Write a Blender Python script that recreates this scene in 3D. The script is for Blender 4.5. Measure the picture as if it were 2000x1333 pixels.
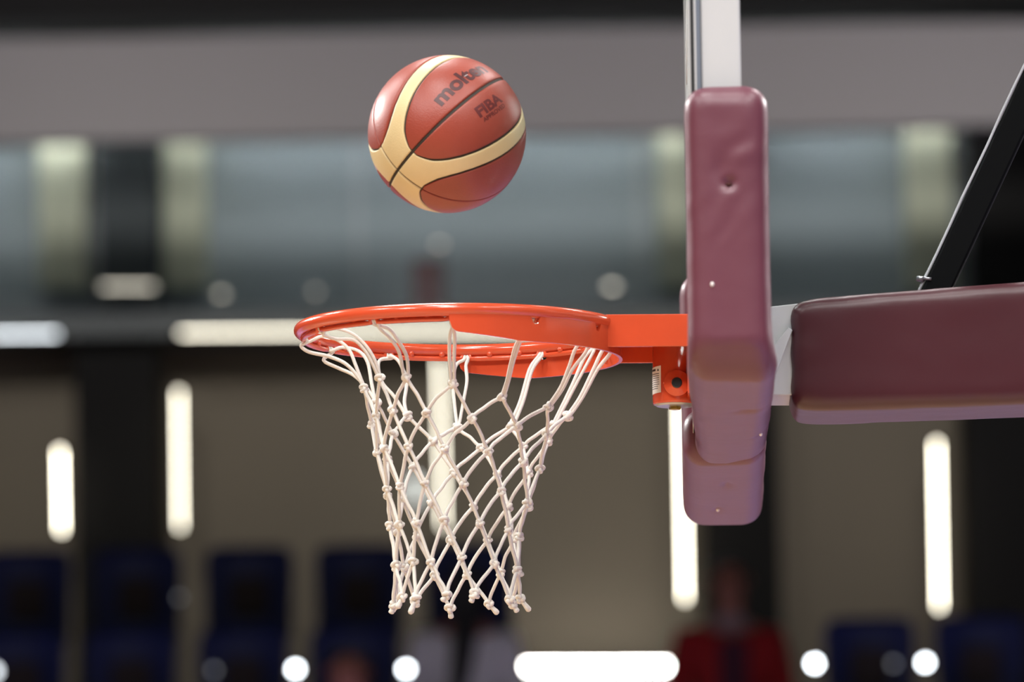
import bpy, bmesh, math, random
from mathutils import Vector, Matrix, noise

random.seed(7)
for o in list(bpy.data.objects):
    bpy.data.objects.remove(o, do_unlink=True)
scn = bpy.context.scene
COL = scn.collection

# ------------------------------------------------------------------ camera
FPX = 300.0 / 36.0 * 2000.0            # focal length in pixels of the 2000 x 1333 frame
CAM = Vector((0.3055, -12.42, 1.415))
RING = Vector((0.0, 0.0, 3.05))        # centre of the rim
ROLL = math.radians(0.85)


def basis(yaw, pitch):
    f = Vector((math.sin(yaw) * math.cos(pitch), math.cos(yaw) * math.cos(pitch), math.sin(pitch)))
    r0 = Vector((math.cos(yaw), -math.sin(yaw), 0))
    u0 = r0.cross(f)
    c, s = math.cos(ROLL), math.sin(ROLL)
    return f, r0 * c - u0 * s, u0 * c + r0 * s


yaw, pitch = -0.018, 0.13
for _ in range(12):                    # aim so that the rim centre falls on pixel (897, 646)
    F, R, U = basis(yaw, pitch)
    d = RING - CAM
    px = 1000 + FPX * d.dot(R) / d.dot(F)
    py = 666.5 - FPX * d.dot(U) / d.dot(F)
    yaw += (px - 897) / FPX
    pitch -= (py - 646) / FPX
F, R, U = basis(yaw, pitch)


def at(px, py, Y):
    """world point at depth plane y = Y seen at that pixel of the photograph"""
    d = F * FPX + R * (px - 1000) - U * (py - 666.5)
    return CAM + d * ((Y - CAM.y) / d.y)


def ppm(Y):
    return FPX / (Y - CAM.y)


cam = bpy.data.objects.new('camera', bpy.data.cameras.new('camera'))
COL.objects.link(cam)
cam.matrix_world = Matrix(((R.x, U.x, -F.x, CAM.x), (R.y, U.y, -F.y, CAM.y), (R.z, U.z, -F.z, CAM.z), (0, 0, 0, 1)))
cam.data.sensor_width = 36
cam.data.lens = 300
cam.data.clip_end = 300
cam.data.dof.use_dof = True
cam.data.dof.focus_distance = 12.62
cam.data.dof.aperture_fstop = 5.3
scn.camera = cam

# ------------------------------------------------------------------ world, lamps, exposure
w = bpy.data.worlds.new('world')
scn.world = w
w.use_nodes = True
w.node_tree.nodes['Background'].inputs[0].default_value = (0.75, 0.8, 1.0, 1)
w.node_tree.nodes['Background'].inputs[1].default_value = 0.035
scn.view_settings.view_transform = 'Standard'
scn.view_settings.look = 'None'
scn.view_settings.exposure = 0.0
scn.view_settings.gamma = 1.0
scn.view_settings.use_curve_mapping = False
scn.cycles.use_denoising = True
scn.cycles.max_bounces = 8


def flood(x, y, power, size=1.6, spread=100, target=(0, -1, 1.5), z=13.0, col=(1, 0.985, 0.965)):
    l = bpy.data.lights.new('arena_and_added_flood', 'AREA')
    l.shape = 'RECTANGLE'
    l.size = size * 1.6
    l.size_y = size
    l.energy = power
    l.color = col
    l.spread = math.radians(spread)
    o = bpy.data.objects.new('arena_and_added_flood', l)
    o.location = (x, y, z)
    o.rotation_euler = (Vector(target) - Vector((x, y, z))).to_track_quat('-Z', 'Y').to_euler()
    COL.objects.link(o)


for fx in (-9.0, -1.5, 6.0):
    flood(fx, -11.5, 340, target=(fx * 0.3, -3, 1.5))
    flood(fx, -4.0, 280, target=(fx * 0.6, -3.5, 0))
    flood(fx, 7.5, 215, target=(fx * 0.4, -1, 1.5))
for fx in (-7.0, 0.0, 7.0):            # added floods; they light the far floor that the pad undersides reflect
    flood(fx, 12.0, 330, spread=75, target=(fx, 13, 0))
    flood(fx, 18.0, 330, spread=60, target=(fx, 18, 0))
for fx in (-13.5, 14.0):               # light banks in the far corners, the glints on the ball
    flood(fx, 12.5, 240, size=1.8, spread=50, target=(0, 0, 2.5), z=10.5)
for fx in (-4.0, 3.0):                 # unseen lamps added over the stand to brighten the fascia
    flood(fx, 20.0, 27, size=1.0, spread=34, target=(fx * 0.6, 31, 7.6), z=11.5)

# ------------------------------------------------------------------ materials


def srgb(r, g, b):
    f = lambda c: (c / 255 / 12.92) if c / 255 <= 0.04045 else ((c / 255 + 0.055) / 1.055) ** 2.4
    return (f(r), f(g), f(b), 1.0)


MATS = {}


def mat(name, col, rough=0.5, metal=0.0, var=0.08, vscale=8.0, bump=0.0, bscale=60.0, coat=0.0, spec=0.5, emit=None, estr=0.0, sheen=0.0):
    if name in MATS:
        return MATS[name]
    m = bpy.data.materials.new(name)
    m.use_nodes = True
    nt = m.node_tree
    b = nt.nodes['Principled BSDF']
    b.inputs['Roughness'].default_value = rough
    b.inputs['Metallic'].default_value = metal
    b.inputs['Coat Weight'].default_value = coat
    b.inputs['Coat Roughness'].default_value = 0.12
    b.inputs['Specular IOR Level'].default_value = spec
    tc = nt.nodes.new('ShaderNodeTexCoord')
    n = nt.nodes.new('ShaderNodeTexNoise')
    n.inputs['Scale'].default_value = vscale
    n.inputs['Detail'].default_value = 5
    nt.links.new(tc.outputs['Object'], n.inputs['Vector'])
    mx = nt.nodes.new('ShaderNodeMix')
    mx.data_type = 'RGBA'
    mx.inputs[6].default_value = [c * (1 - var) for c in col[:3]] + [1]
    mx.inputs[7].default_value = [min(1, c * (1 + var)) for c in col[:3]] + [1]
    nt.links.new(n.outputs['Fac'], mx.inputs[0])
    nt.links.new(mx.outputs[2], b.inputs['Base Color'])
    if bump:
        n2 = nt.nodes.new('ShaderNodeTexNoise')
        n2.inputs['Scale'].default_value = bscale
        n2.inputs['Detail'].default_value = 4
        nt.links.new(tc.outputs['Object'], n2.inputs['Vector'])
        bp = nt.nodes.new('ShaderNodeBump')
        bp.inputs['Strength'].default_value = bump
        bp.inputs['Distance'].default_value = 0.002
        nt.links.new(n2.outputs['Fac'], bp.inputs['Height'])
        nt.links.new(bp.outputs['Normal'], b.inputs['Normal'])
    if emit:
        b.inputs['Emission Color'].default_value = emit
        b.inputs['Emission Strength'].default_value = estr
    MATS[name] = m
    return m


def ball_mat(name, col, var=0.1):
    """pebbled leather"""
    m = mat(name, col, rough=0.42, var=var, vscale=14)
    nt = m.node_tree
    v = nt.nodes.new('ShaderNodeTexVoronoi')
    v.inputs['Scale'].default_value = 420
    tc = [x for x in nt.nodes if x.type == 'TEX_COORD'][0]
    nt.links.new(tc.outputs['Object'], v.inputs['Vector'])
    bp = nt.nodes.new('ShaderNodeBump')
    bp.inputs['Strength'].default_value = 0.25
    bp.inputs['Distance'].default_value = 0.0006
    bp.invert = True
    nt.links.new(v.outputs['Distance'], bp.inputs['Height'])
    nt.links.new(bp.outputs['Normal'], nt.nodes['Principled BSDF'].inputs['Normal'])
    return m


def court_mat():
    """varnished maple boards, an added purple area outside them that tints the bounce light"""
    m = bpy.data.materials.new('court_boards')
    m.use_nodes = True
    nt = m.node_tree
    b = nt.nodes['Principled BSDF']
    b.inputs['Roughness'].default_value = 0.3
    tc = nt.nodes.new('ShaderNodeTexCoord')
    br = nt.nodes.new('ShaderNodeTexBrick')
    br.inputs['Scale'].default_value = 1.0
    br.inputs['Brick Width'].default_value = 1.2
    br.inputs['Row Height'].default_value = 0.06
    br.inputs['Mortar Size'].default_value = 0.001
    br.inputs['Color1'].default_value = (0.52, 0.35, 0.19, 1)
    br.inputs['Color2'].default_value = (0.46, 0.30, 0.16, 1)
    br.inputs['Mortar'].default_value = (0.2, 0.12, 0.06, 1)
    nt.links.new(tc.outputs['Object'], br.inputs['Vector'])
    sp = nt.nodes.new('ShaderNodeSeparateXYZ')
    nt.links.new(tc.outputs['Object'], sp.inputs[0])
    g = nt.nodes.new('ShaderNodeMath')
    g.operation = 'GREATER_THAN'
    g.inputs[1].default_value = 1.55
    nt.links.new(sp.outputs['X'], g.inputs[0])
    mx = nt.nodes.new('ShaderNodeMix')
    mx.data_type = 'RGBA'
    mx.inputs[7].default_value = (0.35, 0.29, 0.55, 1)  # purple put in for the tint it bounces onto the pads
    g2 = nt.nodes.new('ShaderNodeMath')
    g2.operation = 'GREATER_THAN'
    g2.inputs[1].default_value = 9.0
    nt.links.new(sp.outputs['Y'], g2.inputs[0])
    g3 = nt.nodes.new('ShaderNodeMath')
    g3.operation = 'MAXIMUM'
    nt.links.new(g.outputs[0], g3.inputs[0])
    nt.links.new(g2.outputs[0], g3.inputs[1])
    nt.links.new(g3.outputs[0], mx.inputs[0])
    nt.links.new(br.outputs['Color'], mx.inputs[6])
    nt.links.new(mx.outputs[2], b.inputs['Base Color'])
    return m


ORANGE = mat('orange_powder_coat', srgb(208, 80, 48), rough=0.18, var=0.03, vscale=30, coat=0.25)
CORD = mat('white_cotton_cord', srgb(222, 217, 208), rough=0.85, var=0.1, vscale=30, bump=0.5, bscale=500, spec=0.2)
MAROON = mat('maroon_vinyl_sheen', srgb(100, 54, 66), rough=0.42, var=0.1, vscale=6, bump=0.25, bscale=30)  # same vinyl as the boom pad, sheen put into a paler base
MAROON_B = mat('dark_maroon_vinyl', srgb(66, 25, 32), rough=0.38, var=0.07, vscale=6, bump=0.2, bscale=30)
WHITE = mat('white_painted_steel', srgb(184, 185, 185), rough=0.4, var=0.03)
BLACK = mat('black_painted_steel', srgb(6, 7, 8), rough=0.5, var=0.1, spec=0.08)
STEEL = mat('zinc_steel', srgb(170, 170, 175), rough=0.3, metal=0.9, var=0.08)
RUBBER = mat('black_rubber', srgb(14, 14, 14), rough=0.6)
HOLE = mat('dark_tear_fill', srgb(60, 22, 16), rough=0.9)
STICKER = mat('white_sticker', srgb(232, 228, 222), rough=0.5, var=0.02)
INK = mat('black_ink', srgb(40, 38, 38), rough=0.6)

# ------------------------------------------------------------------ mesh helpers


def tag(o, label=None, cat=None, group=None, kind=None):
    if label: o['label'] = label
    if cat: o['category'] = cat
    if group: o['group'] = group
    if kind: o['kind'] = kind
    return o


def empty(name, loc):
    o = bpy.data.objects.new(name, None)
    o.location = loc
    o.empty_display_size = 0.05
    COL.objects.link(o)
    return o


def link(name, me, parent=None, loc=None, rot=None):
    o = bpy.data.objects.new(name, me)
    COL.objects.link(o)
    if loc is not None:
        o.location = loc
    if rot is not None:
        o.rotation_euler = rot
    if parent is not None:
        o.parent = parent
        p, t = parent, Vector((0, 0, 0))
        while p is not None:
            t += p.location
            p = p.parent
        o.location = o.location - t
    return o


def mesh(name, vs, fs, m, smooth=False):
    me = bpy.data.meshes.new(name)
    me.from_pydata([tuple(v) for v in vs], [], fs)
    bm = bmesh.new()
    bm.from_mesh(me)
    bmesh.ops.recalc_face_normals(bm, faces=bm.faces)
    bm.to_mesh(me)
    bm.free()
    if smooth:
        me.polygons.foreach_set('use_smooth', [True] * len(me.polygons))
    me.materials.append(m)
    return me


def part(name, vs, fs, m, parent=None, smooth=False):
    return link(name, mesh(name, vs, fs, m, smooth), parent)


class MB:
    def __init__(s):
        s.v, s.f = [], []

    def add(s, vs, fs):
        n = len(s.v)
        s.v += [Vector(v) for v in vs]
        s.f += [tuple(i + n for i in f) for f in fs]
        return s

    def box(s, a, b):
        x0, y0, z0 = a
        x1, y1, z1 = b
        return s.add([(x, y, z) for x in (x0, x1) for y in (y0, y1) for z in (z0, z1)],
                     [(0, 1, 3, 2), (4, 6, 7, 5), (0, 4, 5, 1), (2, 3, 7, 6), (0, 2, 6, 4), (1, 5, 7, 3)])

    def hexa(s, p):      # eight corners, bottom ring then top ring
        return s.add(p, [(0, 1, 2, 3), (4, 7, 6, 5), (0, 4, 5, 1), (1, 5, 6, 2), (2, 6, 7, 3), (3, 7, 4, 0)])

    def tube(s, pts, r, n=8, closed=False, cap=True):
        pts = [Vector(p) for p in pts]
        k = len(pts)
        rr = r if isinstance(r, (list, tuple)) else [r] * k
        vs = []
        up = None
        for i, p in enumerate(pts):
            if closed:
                t = pts[(i + 1) % k] - pts[i - 1]
            else:
                t = pts[min(i + 1, k - 1)] - pts[max(i - 1, 0)]
            t.normalize()
            if up is None:
                up = Vector((0, 0, 1)) if abs(t.z) < 0.9 else Vector((1, 0, 0))
            a = up - t * up.dot(t)
            if a.length < 1e-5:
                a = t.orthogonal()
            a.normalize()
            up = a
            b = t.cross(a)
            vs += [p + (a * math.cos(q * 2 * math.pi / n) + b * math.sin(q * 2 * math.pi / n)) * rr[i] for q in range(n)]
        fs = []
        for i in range(k if closed else k - 1):
            j = (i + 1) % k
            for q in range(n):
                q2 = (q + 1) % n
                fs.append((i * n + q, i * n + q2, j * n + q2, j * n + q))
        if cap and not closed:
            fs.append(tuple(range(n))[::-1])
            fs.append(tuple((k - 1) * n + q for q in range(n)))
        return s.add(vs, fs)

    def lathe(s, prof, origin, axis=(0, 0, 1), n=32):
        """profile of (radius, height) pairs turned about an axis"""
        ax = Vector(axis).normalized()
        a = ax.orthogonal().normalized()
        b = ax.cross(a)
        o = Vector(origin)
        vs, fs = [], []
        for (r, h) in prof:
            for q in range(n):
                t = q * 2 * math.pi / n
                vs.append(o + ax * h + (a * math.cos(t) + b * math.sin(t)) * r)
        for i in range(len(prof) - 1):
            for q in range(n):
                q2 = (q + 1) % n
                fs.append((i * n + q, i * n + q2, (i + 1) * n + q2, (i + 1) * n + q))
        fs.append(tuple(range(n)))
        fs.append(tuple((len(prof) - 1) * n + q for q in range(n)))
        return s.add(vs, fs)

    def build(s, name, m, parent=None, smooth=False, bevel=0.0, seg=2):
        o = part(name, s.v, s.f, m, parent, smooth)
        if bevel:
            bm = bmesh.new()
            bm.from_mesh(o.data)
            bmesh.ops.bevel(bm, geom=bm.edges[:], offset=bevel, segments=seg, affect='EDGES', profile=0.5, clamp_overlap=True)
            bm.to_mesh(o.data)
            bm.free()
        if smooth and bevel:
            o.data.polygons.foreach_set('use_smooth', [True] * len(o.data.polygons))
        return o


def catmull(pts, n=6):
    pts = [Vector(p) for p in pts]
    q = [pts[0] * 2 - pts[1]] + pts + [pts[-1] * 2 - pts[-2]]
    out = []
    for i in range(1, len(q) - 2):
        for j in range(n):
            t = j / n
            a, b, c, d = q[i - 1], q[i], q[i + 1], q[i + 2]
            out.append(0.5 * ((2 * b) + (c - a) * t + (2 * a - 5 * b + 4 * c - d) * t * t + (3 * b - a - 3 * c + d) * t ** 3))
    out.append(pts[-1])
    return out


def soft(name, vs, fs, m, voxel, disp, parent=None, rnd=0.03):
    """a padded, wrinkled body: rounded by remeshing, then pushed about"""
    me = bpy.data.meshes.new(name)
    me.from_pydata([tuple(v) for v in vs], [], fs)
    bm = bmesh.new()
    bm.from_mesh(me)
    bmesh.ops.recalc_face_normals(bm, faces=bm.faces)
    bm.to_mesh(me)
    bm.free()
    tmp = bpy.data.objects.new('tmp', me)
    COL.objects.link(tmp)
    bv = tmp.modifiers.new('b', 'BEVEL')
    bv.width = rnd
    bv.segments = 5
    bv.limit_method = 'ANGLE'
    rm = tmp.modifiers.new('r', 'REMESH')
    rm.mode = 'VOXEL'
    rm.voxel_size = voxel
    sm = tmp.modifiers.new('s', 'SMOOTH')
    sm.iterations = 10
    sm.factor = 0.5
    dg = bpy.context.evaluated_depsgraph_get()
    out = bpy.data.meshes.new_from_object(tmp.evaluated_get(dg))
    bpy.data.objects.remove(tmp, do_unlink=True)
    nor = [v.normal.copy() for v in out.vertices]
    for v, n in zip(out.vertices, nor):
        v.co += n * disp(v.co, n)
    out.name = name
    out.materials.clear()
    out.materials.append(m)
    out.polygons.foreach_set('use_smooth', [True] * len(out.polygons))
    return link(name, out, parent)


# ================================================================== THE SETTING
YW = 31.6        # back wall of the concourse, 44 m from the camera


def slab(name, px0, py0, px1, py1, Y0, Y1, m, kind='structure', parent=None, bevel=0.0):
    """an upright box whose near face fills that rectangle of the photograph at depth Y0"""
    a = at(px0, py1, Y0)
    b = at(px1, py0, Y0)
    mid = (a + b) / 2
    hw = (px1 - px0) / ppm(Y0) / 2
    hh = (py1 - py0) / ppm(Y0) / 2
    o = MB().box((mid.x - hw, Y0, mid.z - hh), (mid.x + hw, Y1, mid.z + hh)).build(name, m, parent, bevel=bevel)
    if kind and parent is None:
        o['kind'] = kind
    return o


mb = MB().box((-16, -16, -0.1), (16, 44, 0))
o = mb.build('floor', court_mat())
tag(o, 'varnished maple court floor below the basket', 'floor', kind='structure')

DARKWALL = mat('olive_brown_wall', srgb(100, 91, 77), rough=0.8, var=0.06, vscale=0.7)
FASCIA = mat('grey_mauve_fascia', srgb(150, 145, 143), rough=0.8, var=0.03, vscale=0.5)
VOID = mat('black_void', srgb(20, 18, 17), rough=0.9)
COLBLK = mat('black_column', srgb(13, 11, 10), rough=0.8, spec=0.2)
LEDGE = mat('dark_slate_ledge', srgb(70, 74, 74), rough=0.6)
ROOMW = mat('blue_grey_room_wall', srgb(150, 156, 158), rough=0.8, var=0.12, vscale=0.6)
CREAM = mat('cream_column', srgb(214, 212, 184), rough=0.8)
CONC = mat('dark_concrete', srgb(64, 62, 60), rough=0.9)
NAVY = mat('navy_plastic', srgb(4, 22, 74), rough=0.55)
BROWN = mat('brown_seat_pad', srgb(40, 31, 27), rough=0.8)

CONC_ = mat('room_ceiling', srgb(60, 60, 60), rough=0.9)
tag(slab('wall_back', -2400, 640, 4500, 2100, YW, YW + 0.3, DARKWALL), 'olive brown concourse wall behind the seats', 'wall')
tag(slab('trim_1', -2400, 600, 4500, 642, YW - 0.5, YW + 2.6, LEDGE), 'dark slate ledge under the upper windows', 'ledge')
tag(slab('wall_fascia', -2400, 56, 4500, 262, YW - 0.6, YW - 0.45, FASCIA), 'pale grey fascia band above the windows', 'wall')
tag(slab('wall_upper', -2400, -600, 4500, 30, YW - 0.3, YW + 0.2, VOID), 'black void above the pale fascia', 'wall')
tag(slab('wall_room', -2400, 0, 4500, 640, YW + 2.3, YW + 2.5, ROOMW), 'blue grey rear wall seen through the upper windows', 'wall')
FASC_Z = at(1000, 262, YW - 0.6).z
tag(MB().box((-9, YW - 0.4, FASC_Z + 1.02), (9, YW + 2.29, FASC_Z + 1.1)).build('ceiling_room', CONC_), 'ceiling of the room behind the windows', 'ceiling', kind='structure')
tag(MB().box((-16, -16, 14.5), (16, 44, 14.7)).build('ceiling', VOID), 'black ceiling over the hall', 'ceiling', kind='structure')
k = 1
for (a, b, lab) in ((150, 312, 'left'), (1378, 1530, 'middle'), (1895, 2150, 'right')):
    k += 1
    tag(slab('trim_%d' % k, a, 640, b, 2100, YW - 0.35, YW, COLBLK), 'black wall column between the light tubes, %s one' % lab, 'column')
for (a, b, c0, c1, m_, lab) in ((75, 165, 262, 560, CREAM, 'cream column behind glass at the far left'),
                                (320, 400, 262, 560, CREAM, 'cream column right of the dark one'),
                                (190, 308, 250, 600, LEDGE, 'dark slate column between two cream columns'),
                                (1285, 1350, 262, 560, CREAM, 'cream column half hidden by the backboard pad'),
                                (1768, 1860, 262, 570, CREAM, 'cream column left of the black strut'),
                                (1885, 4400, 262, 600, VOID, 'black panel at the right end of the windows')):
    k += 1
    tag(slab('trim_%d' % k, a, c0 - 120, b, c1, YW + 2.1, YW + 2.3, m_), lab, 'column')

PANE = bpy.data.materials.new('window_glass')
PANE.use_nodes = True
nt = PANE.node_tree
nt.nodes.clear()
out = nt.nodes.new('ShaderNodeOutputMaterial')
mxs = nt.nodes.new('ShaderNodeMixShader')
tr = nt.nodes.new('ShaderNodeBsdfTransparent')
gl = nt.nodes.new('ShaderNodeBsdfGlossy')
lw = nt.nodes.new('ShaderNodeLayerWeight')
tr.inputs[0].default_value = (0.9, 0.93, 0.94, 1)
gl.inputs['Roughness'].default_value = 0.05
lw.inputs['Blend'].default_value = 0.07
nt.links.new(lw.outputs['Fresnel'], mxs.inputs[0])
nt.links.new(tr.outputs[0], mxs.inputs[1])
nt.links.new(gl.outputs[0], mxs.inputs[2])
nt.links.new(mxs.outputs[0], out.inputs[0])
for i, (a, b) in enumerate(((-2300, 186), (186, 700), (700, 1250), (1250, 1880))):
    p = tag(slab('window_%d' % (i + 1), a + 4, 258, b - 4, 606, YW, YW + 0.02, PANE), ('upper window pane in front of the leftmost cream column', 'upper window pane in front of the dark slate column', 'upper window pane behind the ball and rim', 'upper window pane behind the backboard and boom')[i], 'window')


# ------------------------------------------------------------------ lamps of the hall
def lamp_mat(name, col, s):
    return mat(name, (0.8, 0.8, 0.8, 1), rough=0.5, emit=(col[0], col[1], col[2], 1), estr=s)


HOUS = mat('lamp_housing', srgb(60, 60, 58), rough=0.5)


def tube_lamp(name, px0, py0, px1, py1, Y, wpx, col, s, label, cat, group, mount='wall'):
    a, b = at(px0, py0, Y), at(px1, py1, Y)
    r = wpx / ppm(Y) / 2
    root = empty(name, (a + b) / 2)
    tag(root, label, cat, group)
    d = (b - a).normalized()
    MB().tube([a, b], r, 10).build('diffuser', lamp_mat('glow_%s_%.1f' % (name, s) + '%02d' % int(px0 / 20), col, s), root, smooth=False)
    for q, e in ((a, -1), (b, 1)):
        MB().tube([q + d * e * r * 0.2, q + d * e * r * 2.2], r * 1.25, 10).build('end_cap', HOUS, root)
    nrm = Vector((0, 1, 0))
    c0, c1 = a + nrm * r * 1.9, b + nrm * r * 1.9
    MB().tube([c0, c1], r * 0.8, 6).build('backplate', HOUS, root)
    for t in (0.12, 0.88):
        q = c0.lerp(c1, t)
        e = Vector((q.x, YW + 0.01, q.z)) if mount == 'wall' else Vector((q.x, q.y, LEDGE_Z)) if mount == 'ledge' else Vector((q.x, q.y, FASC_Z + 1.02))
        MB().tube([q, e], r * 0.5, 6).build('bracket', HOUS, root)
    return root


LEDGE_Z = at(1000, 600, YW - 0.5).z


WARM = (1.0, 0.93, 0.74)
COOL = (0.88, 0.95, 1.0)
G = 'upright light tubes on the concourse wall'
tube_lamp('light_tube', 117, 880, 120, 1038, YW - 0.45, 6, WARM, 15, 'short bright upright light tube left of the left black column', 'light', G)
tube_lamp('light_tube', 349, 765, 352, 1032, YW - 0.45, 6, WARM, 8.5, 'upright light tube right of the left black column', 'light', G)
tube_lamp('light_tube', 858, 700, 866, 1030, YW - 0.3, 6, WARM, 6.2, 'upright light tube seen through the middle of the net', 'light', G)
tube_lamp('light_tube', 1330, 700, 1338, 1172, YW - 0.45, 6, WARM, 12.5, 'tall upright light tube beside the backboard padding', 'light', G)
tube_lamp('light_tube', 1829, 865, 1835, 1188, YW - 0.45, 6, WARM, 13, 'upright light tube under the padded boom at right', 'light', G)
tube_lamp('light_tube', 811, 930, 814, 985, YW - 0.3, 5, (0.9, 0.95, 0.9), 5, 'short faint light tube left of the one seen through the net', 'light', G)
G = 'strip lights under the window ledge'
tube_lamp('strip_light', -1500, 667, 112, 653, YW - 0.62, 5, COOL, 5.2, 'cool white strip light under the ledge at the far left', 'light', G)
tube_lamp('strip_light', 352, 651, 1345, 642, YW - 0.62, 5, WARM, 6.2, 'long cream strip light under the ledge behind the rim', 'light', G)
tube_lamp('strip_light', 1012, 1304, 1314, 1303, YW - 0.38, 12, (1, 0.96, 0.9), 42, 'bright horizontal strip light low behind the net and pads', 'light', 'low strip light')
G = 'small lamps along the ledge inside the windows'
for (a, b, y, s, c, lab) in ((200, 300, 560, 4.0, WARM, 'small pale lamp on the ledge under the dark column'),
                             (425, 440, 575, 4, WARM, 'small yellowish lamp on the ledge left of the rim'),
                             (610, 622, 570, 2.2, WARM, 'faint yellowish lamp on the ledge above the rim'),
                             (1186, 1204, 560, 6, WARM, 'small pale lamp on the ledge left of the backboard'),
                             (850, 866, 478, 2.5, WARM, 'faint lamp behind the glass under the ball')):
    tube_lamp('ledge_lamp', a, y, b, y, YW - 0.1, 6, c, s * 0.4, lab, 'light', G, mount='ledge')
# added unseen lights; their gradient on the room wall stands in for window reflections
for i, (a, b, s) in enumerate(((-1800, 188, 30), (300, 1360, 30), (1480, 1872, 30))):
    cy = 262 + (at((a + b) / 2, 262, YW + 2.0).z - FASC_Z - 0.56) * ppm(YW + 2.0)
    tube_lamp('added_wash_light', a, cy, b, cy, YW + 2.0, 14, (0.95, 0.98, 1.0), s, 'added unseen light behind the fascia, washing the %s window wall' % ('leftmost', 'middle', 'right hand')[i], 'light', 'added lights above the windows', mount='fascia')

bx0, bx1 = at(806, 530, YW + 0.3), at(866, 508, YW + 0.3)
o = MB().box((bx0.x, YW + 0.3, LEDGE_Z), (bx1.x, YW + 0.55, bx1.z - 0.03)).build('storage_box', mat('dark_red_card', srgb(96, 58, 58), rough=0.8), bevel=0.006)
tag(o, 'dark reddish box on the window ledge under the ball', 'box')
o = MB().box((bx0.x - 0.006, YW + 0.294, bx1.z - 0.0295), (bx1.x + 0.006, YW + 0.556, bx1.z + 0.004)).build('lid', MATS['dark_red_card'], o, bevel=0.004)

# ------------------------------------------------------------------ upper stand with seats
YA, YB = 25.9, 25.0
zA = at(500, 1055, YA).z - 0.86
zB = at(500, 1215, YB).z - 0.86


def tier(name, x0, x1, y0, y1, z, lab):
    o = MB().box((x0, y0, z - 0.5), (x1, y1, z)).build(name, CONC)
    tag(o, lab, 'stand', kind='structure')


xl, xr = at(-1500, 1100, YA).x, at(1030, 1100, YA).x
xr2, xe = at(1560, 1200, YB).x, at(2300, 1200, YB).x
tier('floor_stand_upper', xl, xr, YA - 0.45, YW, zA, 'dark concrete tread under the upper seat row')
xm_ = at(806, 1200, YB).x
zW = at(905, 1066, YB + 0.1).z - 1.72
tier('floor_stand_lower', xl, xm_, YB - 0.6, YA - 0.45, zB, 'dark concrete tread under the lower left seat row')
tier('floor_stand_right', xr2, xe, YB - 0.6, YW, zB, 'dark concrete tread under the seats at the right')
tier('floor_stand_aisle', xm_, xr2, YB - 0.6, YW, zW, 'dark concrete aisle between the two groups of seats')
zC = at(678, 1232, YB - 1.1).z - 1.48
tier('floor_stand_front', xl, xe, YB - 1.7, YB - 0.6, zC, 'dark concrete tread of the row in front, below the picture')
MB().box((xl, YB - 2.0, 0), (xe, YB - 1.7, zC)).build('wall_stand', CONC)
tag(bpy.data.objects['wall_stand'], 'dark concrete front wall of the stand', 'wall', kind='structure')


def seat_meshes():
    out = []
    # backrest: a curved shell with rounded corners
    nx, nz = 12, 10
    vs, fs = [], []
    for s in (0, 1):
        for j in range(nz + 1):
            for i in range(nx + 1):
                u, v = i / nx * 2 - 1, j / nz
                wdt = 0.205 * (1 - 0.10 * max(0, v - 0.8) / 0.2) * (1 - 0.06 * (1 - v))
                z = 0.42 + v * 0.44 - 0.02 * (abs(u) ** 4) * (1 if v > 0.9 else 0)
                y = 0.20 + 0.06 * v - 0.05 * u * u + (0.018 if s else 0)
                vs.append((u * wdt, y, z))
    N = (nx + 1) * (nz + 1)
    idx = lambda s, i, j: s * N + j * (nx + 1) + i
    for j in range(nz):
        for i in range(nx):
            fs.append((idx(0, i, j), idx(0, i + 1, j), idx(0, i + 1, j + 1), idx(0, i, j + 1)))
            fs.append((idx(1, i, j), idx(1, i, j + 1), idx(1, i + 1, j + 1), idx(1, i + 1, j)))
    for i in range(nx):
        fs.append((idx(0, i, 0), idx(1, i, 0), idx(1, i + 1, 0), idx(0, i + 1, 0)))
        fs.append((idx(0, i, nz), idx(0, i + 1, nz), idx(1, i + 1, nz), idx(1, i, nz)))
    for j in range(nz):
        fs.append((idx(0, 0, j), idx(0, 0, j + 1), idx(1, 0, j + 1), idx(1, 0, j)))
        fs.append((idx(0, nx, j), idx(1, nx, j), idx(1, nx, j + 1), idx(0, nx, j + 1)))
    out.append(('backrest', mesh('seat_backrest', vs, fs, NAVY, True)))
    m = MB().box((-0.2, -0.22, 0.40), (0.2, 0.2, 0.44))
    me = mesh('seat_pan', m.v, m.f, NAVY)
    bm = bmesh.new(); bm.from_mesh(me)
    bmesh.ops.bevel(bm, geom=bm.edges[:], offset=0.018, segments=3, affect='EDGES')
    bm.to_mesh(me); bm.free()
    out.append(('seat_pan', me))
    m = MB().box((-0.085, 0.165, 0.53), (0.085, 0.21, 0.71))
    me = mesh('back_cushion', m.v, m.f, BROWN)
    bm = bmesh.new(); bm.from_mesh(me)
    bmesh.ops.bevel(bm, geom=bm.edges[:], offset=0.015, segments=2, affect='EDGES')
    bm.to_mesh(me); bm.free()
    out.append(('back_cushion', me))
    for s in (-1, 1):
        m = MB().box((s * 0.12 - 0.02, -0.05, 0.0), (s * 0.12 + 0.02, 0.05, 0.41)).box((s * 0.12 - 0.03, -0.12, 0), (s * 0.12 + 0.03, 0.12, 0.02))
        out.append(('leg', mesh('seat_leg', m.v, m.f, HOUS)))
    return out


SEAT = seat_meshes()


def seat(px, Y, z, label, group):
    x = at(px, 1150, Y).x
    root = empty('stadium_seat', (x, Y, z))
    tag(root, label, 'seat', group)
    for n, me in SEAT:
        o = bpy.data.objects.new(n, me)
        COL.objects.link(o)
        o.parent = root


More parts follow.
